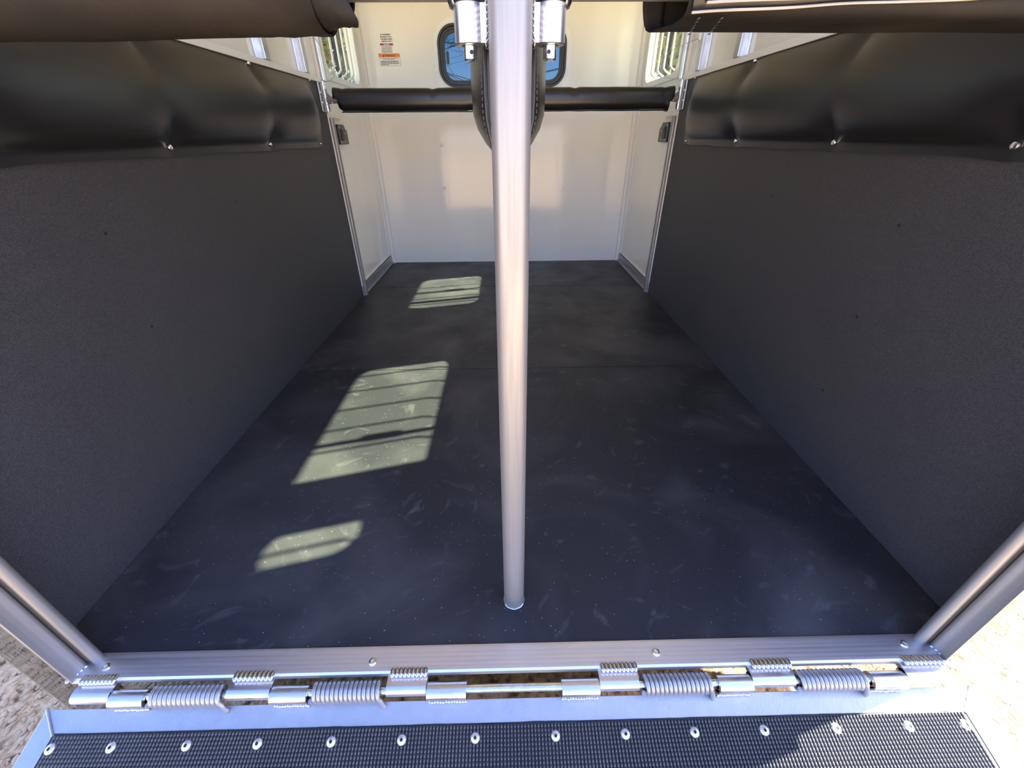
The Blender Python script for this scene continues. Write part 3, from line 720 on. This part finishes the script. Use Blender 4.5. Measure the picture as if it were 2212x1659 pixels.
# ------------------------------------------------------------------ front window
w = struct(bpy.data.objects.new('window_1', None)); col.objects.link(w); w.location = (0, YF, 1.45)
k = 10
MB().ringprism(rrect(-.490, .486, 1.245, 1.668, .15, k), rrect(-.43, .425, 1.30, 1.61, .10, k), 1, YF-.003, YF+.001).build('sealant_ring', 'sealant', w)
fr = MB().ringprism(rrect(-.462, .456, 1.272, 1.634, .115, k), rrect(-.446, .440, 1.288, 1.618, .10, k), 1, YF-.018, YF).build('outer_gasket', 'gasket', w, bevel=0.003)
MB().ringprism(rrect(-.446, .440, 1.288, 1.618, .10, k), rrect(-.428, .423, 1.304, 1.602, .085, k), 1, YF-.011, YF+.01).build('gasket_lip', 'gasket', w, bevel=0.003)
MB().ringprism(rrect(-.440, .434, 1.290, 1.616, .085, k), rrect(-.414, .409, 1.316, 1.588, .075, k), 1, YF-.004, YF+.035).build('sash', 'gasket', w, bevel=0.002)
MB().box((-.43, YF+.012, 1.30), (.425, YF+.016, 1.60)).build('pane', 'glass_tint', w)
MB().prism(rrect(-.404, -.386, 1.412, 1.484, .0088, 5), 1, YF-.012, YF+.012).build('sash_pull', 'black_plastic', w, bevel=0.002)

# ------------------------------------------------------------------ printed warning stickers on the front wall
def letters(parent, x0, x1, z, h, m='ink', bold=0.6):
    b = MB(); x = x0; Yp = YF-.0013
    while x < x1-h*0.3:
        for _ in range(random.randint(2, 8)):
            if x > x1-h*0.4: break
            wdt = h*random.uniform(.4, .62); k_ = random.randint(0, 2); st = h*.17*bold/.6
            b.box((x, Yp, z), (x+st, Yp+.0006, z+h))
            if k_: b.box((x+wdt-st, Yp, z), (x+wdt, Yp+.0006, z+h))
            for zz in random.sample((0, .42, .84), 2): b.box((x, Yp, z+h*zz), (x+wdt, Yp+.0006, z+h*(zz+.16)))
            x += wdt+h*.16
        x += h*.4
    return b.build('printed_line', m, parent)
def text(parent, s_, x, z, h, m, name='lettering'):
    cu = bpy.data.curves.new(name, 'FONT'); cu.body = s_; cu.size = h*1.38; cu.align_x = 'CENTER'; cu.extrude = 0.0003; cu.resolution_u = 3; cu.offset = h*0.02
    o = bpy.data.objects.new(name, cu); col.objects.link(o)
    dg = bpy.context.evaluated_depsgraph_get(); dg.update()
    me = bpy.data.meshes.new_from_object(o.evaluated_get(dg)); bpy.data.objects.remove(o)
    me.transform(Matrix.Translation((x, YF-.0016, z)) @ Matrix.Rotation(PI/2, 4, 'X'))
    o = bpy.data.objects.new(name, me); col.objects.link(o); me.materials.clear(); me.materials.append(M[m]); attach(o, parent); return o
gl = 'stickers on the front wall'
t = thing('notice_sticker', 'four lines of small black print on the front wall, above the red sticker', 'sticker', (-.82, YF, 1.53), gl)
MB().box((-.866, YF-.0006, 1.530), (-.774, YF+.0, 1.583)).build('film', 'sticker_white', t)
for i, (a_, b_) in enumerate(((-.854, -.783), (-.858, -.779), (-.856, -.777), (-.852, -.777))): letters(t, a_, b_, 1.5725-.0122*i, .0068, bold=1.0)
t = thing('danger_sticker', 'small white sticker with a dark red heading, between the black print and the orange sticker', 'sticker', (-.82, YF, 1.48), gl)
MB().prism(rrect(-.866, -.774, 1.4745, 1.529, .003, 3), 1, YF-.0006, YF).build('film', 'sticker_white', t)
MB().box((-.866, YF-.0010, 1.517), (-.774, YF-.0006, 1.5285)).build('heading_bar', 'sticker_red', t)
text(t, 'DANGER', -.820, 1.5192, .0072, 'sticker_white')
for i, z in enumerate((1.510, 1.503, 1.4965, 1.490, 1.4835, 1.4775)): letters(t, -.860+.004*(i in (1, 2)), -.781-.006*(i in (1, 2, 5)), z, .0034)
t = thing('warning_sticker', 'larger white sticker with an orange heading bar, lowest of the stickers on the front wall', 'sticker', (-.812, YF, 1.40), gl)
MB().prism(rrect(-.887, -.736, 1.402, 1.472, .007, 4), 1, YF-.0004, YF).build('border', 'ink', t)
MB().prism(rrect(-.8855, -.7375, 1.4035, 1.4705, .006, 4), 1, YF-.0008, YF-.0002).build('film', 'sticker_white', t)
MB().prism(rrect(-.8855, -.7375, 1.4515, 1.4705, .004, 4), 1, YF-.0012, YF-.0008).build('heading_bar', 'sticker_orange', t)
text(t, 'WARNING', -.806, 1.4545, .0115, 'ink')
MB().prism([(-.860, 1.4545), (-.846, 1.4545), (-.853, 1.4665)], 1, YF-.0018, YF-.0012).build('alert_triangle', 'ink', t)
for i, z in enumerate((1.444, 1.438, 1.4285, 1.423, 1.4175, 1.412, 1.4065)): letters(t, -.878+.02*(i == 1), (-.745, -.77, -.744, -.748, -.743, -.747, -.82)[i], z, .0038, bold=.8)

# ------------------------------------------------------------------ breast bars at the front, their brackets and cables
fp = thing('front_post', 'slim aluminium post at the inner ends of the breast bars, behind the centre post', 'post', (PXc-.005, 2.25, 0))
MB().tube([(PXc-.005, 2.25, 0.001), (PXc-.005, 2.25, 2.1)], 0.02, 20).build('tube', 'alu_post', fp, smooth=50)
MB().box((PXc-.04, 2.205, 1.11), (PXc+.03, 2.232, 1.17)).build('bar_hook', 'alu', fp, bevel=0.002)
for s in (-1, 1):
    side = 'left' if s < 0 else 'right'
    BY, BZ = 2.215, 1.142
    t = thing('breast_bar', 'glossy black padded breast bar across the front of the %s stall' % side, 'bar', (s*.5, BY, BZ), 'padded breast bars')
    MB().tube([(s*.985, BY, BZ), (s*.05, BY, BZ)], 0.0165, 20).build('tube', 'alu_post', t, smooth=50)
    xo, xi = (0.945, 0.085) if s > 0 else (0.935, 0.085)
    def bp(u, v):
        q = u; x = xi+(xo-xi)*q; a = 2*PI*v; n_ = 2.9; ca, sa = math.cos(a), math.sin(a); f = (abs(ca)**n_+abs(sa)**n_)**(-1/n_)
        sag = -0.012*math.sin(PI*q)*0+0.002*noise.noise(Vector((x*5*s, ca, sa)))
        pin = 1.0
        for d_, wd, am in ((0.36, .02, .10), (0.94, .012, .06), (0.12, .02, .07)):
            pin -= am*math.exp(-((q-d_)/wd)**2)*max(0, sa if d_ != .12 else -sa)
        y = BY+0.050*f*ca*pin; z = BZ-0.001+0.054*f*sa*pin+sag
        if sa < -.75: z -= 0.006*max(0, -ca)                              # the cover's seam hangs at the bottom rear
        tip = max(0, (q-.955)/.045)
        z += tip*(0.004 if sa > 0 else -0.010)*(1 if s > 0 or sa > 0 else -1.2)
        return (s*(x - (0.020*tip if sa < 0 else 0)), y, z)
    b = MB().grid(bp, 90, 36); bmesh.ops.remove_doubles(b.bm, verts=b.bm.verts, dist=1e-5)
    ps = b.build('pad_cover', 'vinyl_gloss', t, smooth=55); so = ps.modifiers.new('thick', 'SOLIDIFY'); so.thickness = 0.003; so.offset = -1
    def foam(u, v):
        x = xi+.01+(xo-xi-.035)*u; a = 2*PI*v; return (s*x, BY+.030*math.cos(a), BZ+.030*math.sin(a))
    e = MB().lathe([(0, 0), (.040, 0), (.040, .004), (0, .004)], (s*(xo-.03), BY, BZ), (s, 0, 0), 24).build('end_cap', 'vinyl_gloss', t)
    MB().tube([(s*(xi+(xo-xi)*q), BY-.046+.001*noise.noise(Vector((q*20, s, 0))), BZ-.059+.0012*noise.noise(Vector((q*14, 5, s)))) for q in np.linspace(0, .96, 50)], 0.0028, 8).build('seam', 'vinyl_gloss', t, smooth=60)
    hk = thing('bar_bracket', 'bright aluminium hinge bracket on the %s wall holding a breast bar' % side, 'bracket', (s*A, BY, 1.09), 'breast bar brackets')
    MB().box((s*(A-.001), BY-.032, 1.088), (s*(A-.009), BY+.050, 1.222)).build('plate', 'alu', hk, bevel=0.002)
    for (z0, z1) in ((1.090, 1.118), (1.188, 1.220)):
        MB().pipe((s*(A-.024), BY, z0), (s*(A-.024), BY, z1), .0155, .0065, 20).build('knuckle', 'alu', hk, smooth=40)
    MB().tube([(s*(A-.024), BY, 1.080), (s*(A-.024), BY, 1.228)], 0.006, 12).build('hinge_pin', 'zinc', hk, smooth=50)
    for z in (1.13, 1.175): screw((s*(A-.009), BY-.02, z), (-s, 0, 0), .006, 'screw', 'screw', hk)
    MB().pipe((s*(A-.024), BY, 1.1205), (s*(A-.024), BY, 1.1855), .0135, .0065, 18).build('hinge_sleeve', 'alu', t, smooth=40)
    MB().hexa([(s*(A-.034), BY-.012, 1.122), (s*(A-.034), BY+.012, 1.122), (s*(A-.034), BY+.012, 1.180), (s*(A-.034), BY-.012, 1.180)],
              [(s*(A-.062), BY-.014, 1.126), (s*(A-.062), BY+.014, 1.126), (s*(A-.062), BY+.014, 1.158), (s*(A-.062), BY-.014, 1.158)]).build('bar_clevis', 'alu', t, bevel=0.002)
    # safety cable from the hinge pin up to the upper wall
    if s < 0:
        cp = [(-.993, 2.20, 1.232), (-.965, 2.235, 1.228), (-.935, 2.28, 1.262), (-.94, 2.275, 1.315), (-.955, 2.22, 1.36), (-.975, 2.13, 1.43), (-.995, 2.06, 1.50)]
        lab = 'thin steel cable curving from the left bar bracket up the wall'
    else:
        cp = [(.993, 2.20, 1.226), (.972, 2.26, 1.232), (.925, 2.33, 1.252), (.90, 2.35, 1.30), (.915, 2.33, 1.345), (.955, 2.27, 1.372), (1.005, 2.05, 1.385)]
        lab = 'thin looped steel cable beside the right bar bracket'
    cb = thing('safety_cable', lab, 'cable', cp[0], 'thin steel cables')
    P_ = [Vector(p) for p in cp]; fine = []
    for i in range(len(P_)-1):
        p0, p1, p2, p3 = P_[max(i-1, 0)], P_[i], P_[i+1], P_[min(i+2, len(P_)-1)]
        for q in np.linspace(0, 1, 8, endpoint=False):
            fine.append(0.5*((2*p1)+(p2-p0)*q+(2*p0-5*p1+4*p2-p3)*q*q+(3*p1-p0-3*p2+p3)*q**3))
    fine.append(P_[-1])
    MB().tube(fine, 0.0013, 6).build('wire', 'cable', cb, smooth=60)
    MB().tube([fine[3], fine[6]], 0.0035, 8).build('crimp', 'alu', cb, smooth=60); MB().tube([fine[-5], fine[-1]], 0.0035, 8).build('crimp', 'alu', cb, smooth=60)

hc = thing('hanging_clip', 'small steel snap clip hanging on the stud above the right ledge', 'clip', (1.0, 2.06, 1.40))
MB().tube([(.994, 2.06, 1.44), (.985, 2.062, 1.425), (.985, 2.064, 1.375), (.988, 2.066, 1.365), (.992, 2.064, 1.375), (.992, 2.061, 1.42)], .0028, 8).build('clip_body', 'zinc', hc, smooth=60)
MB().tube([(.990, 2.060, 1.452+.0), (.990, 2.068, 1.446), (.990, 2.066, 1.436), (.990, 2.054, 1.436), (.990, 2.052, 1.446)], .0018, 8, closed=True).build('clip_ring', 'zinc', hc, smooth=60)
# ------------------------------------------------------------------ rear reflector on the right corner
rf = tag(MB().box((1.010, -0.1290, 0.185), (1.055, -0.1250, 0.32)).build('reflector', 'red', bevel=0.0015), 'red reflector on the right rear corner of the trailer', 'reflector')

# ------------------------------------------------------------------ trees outside the windows
def tree(x, y, h, r, label, n=5000, seed=0):
    rnd = random.Random(seed); np.random.seed(seed)
    t = thing('leafy_tree', label, 'tree', (x, y, -.4), 'trees outside the windows')
    MB().tube([(x, y, -.42), (x+.05, y, h*.25), (x-.05, y+.05, h*.5), (x, y, h*.8)], [.16, .13, .10, .04], 10).build('trunk', 'bark', t, smooth=60)
    cs = [(rnd.gauss(0, r*.5), rnd.gauss(0, r*.5), h*rnd.uniform(.25, 1.0), rnd.uniform(.35, .6)*r) for _ in range(16)]
    idx = np.random.randint(0, len(cs), n); c = np.array(cs)[idx]
    d = np.random.normal(size=(n, 3)); d /= np.linalg.norm(d, axis=1)[:, None]
    p = c[:, :3]+d*(c[:, 3:4]*np.random.rand(n, 1)**.4)+np.array([x, y, 0])
    u = np.random.normal(size=(n, 3)); u /= np.linalg.norm(u, axis=1)[:, None]; w_ = np.cross(u, d); w_ /= np.linalg.norm(w_, axis=1)[:, None]+1e-9
    s_ = np.random.uniform(.05, .11, (n, 1))
    V_ = np.stack([p-u*s_, p+w_*s_*.5, p+u*s_, p-w_*s_*.5], 1).reshape(-1, 3)
    f = np_mesh('foliage', V_, np.arange(4*n).reshape(-1, 4), 'leaf', t); f['kind'] = 'stuff'
tree(-3.1, 10.5, 3.7, 1.0, 'green tree seen through the left door window, nearer the trailer', 11000, 1)
tree(-5.8, 13.6, 4.6, 1.3, 'green tree seen through the left door window, further off and taller', 6000, 2)
tree(3.2, 10.8, 3.4, 1.0, 'green tree seen through the right door window, nearer the trailer', 11000, 3)
tree(6.0, 13.9, 4.3, 1.3, 'green tree seen through the right door window, further off and taller', 5000, 4)
# bare tree ahead: trunk to one side, long thin branches across the window's view
bt = thing('bare_tree', 'leafless tree whose thin branches show through the front window', 'tree', (3.4, 17.0, -.4))
b = MB(); rnd = random.Random(11)
def branch(p, d, L, r, depth):
    pts = [p]; q = d.copy()
    for i in range(6):
        q = (q+Vector((rnd.gauss(0, .12), rnd.gauss(0, .12), rnd.gauss(-.01, .10)))).normalized(); pts.append(pts[-1]+q*L/6)
    b.tube(pts, [r*(1-.8*i/6) for i in range(7)], 5)
    if depth:
        for i in (2, 3, 4, 5):
            dd = (q+Vector((rnd.gauss(0, .7), rnd.gauss(0, .5), rnd.gauss(0, .5)))).normalized()
            branch(pts[i], dd, L*rnd.uniform(.45, .7), r*.5, depth-1)
MB().tube([(3.4, 17, -.42), (3.3, 17, 1.2), (3.35, 17, 2.6), (3.2, 17.1, 5.0)], [.14, .11, .085, .05], 10).build('trunk', 'bark', bt, smooth=60)
for z, dx in ((2.1, -1), (2.5, -1), (2.9, -1), (3.2, -1), (3.5, -1), (3.9, -1), (4.3, -1), (2.6, 1), (4.6, .4)):
    branch(Vector((3.32, 17, z)), Vector((dx, rnd.uniform(-.25, .25), rnd.uniform(-.05, .25))).normalized(), rnd.uniform(4.2, 6.0), .034, 2)
b.build('branches', 'bark', bt, smooth=60)
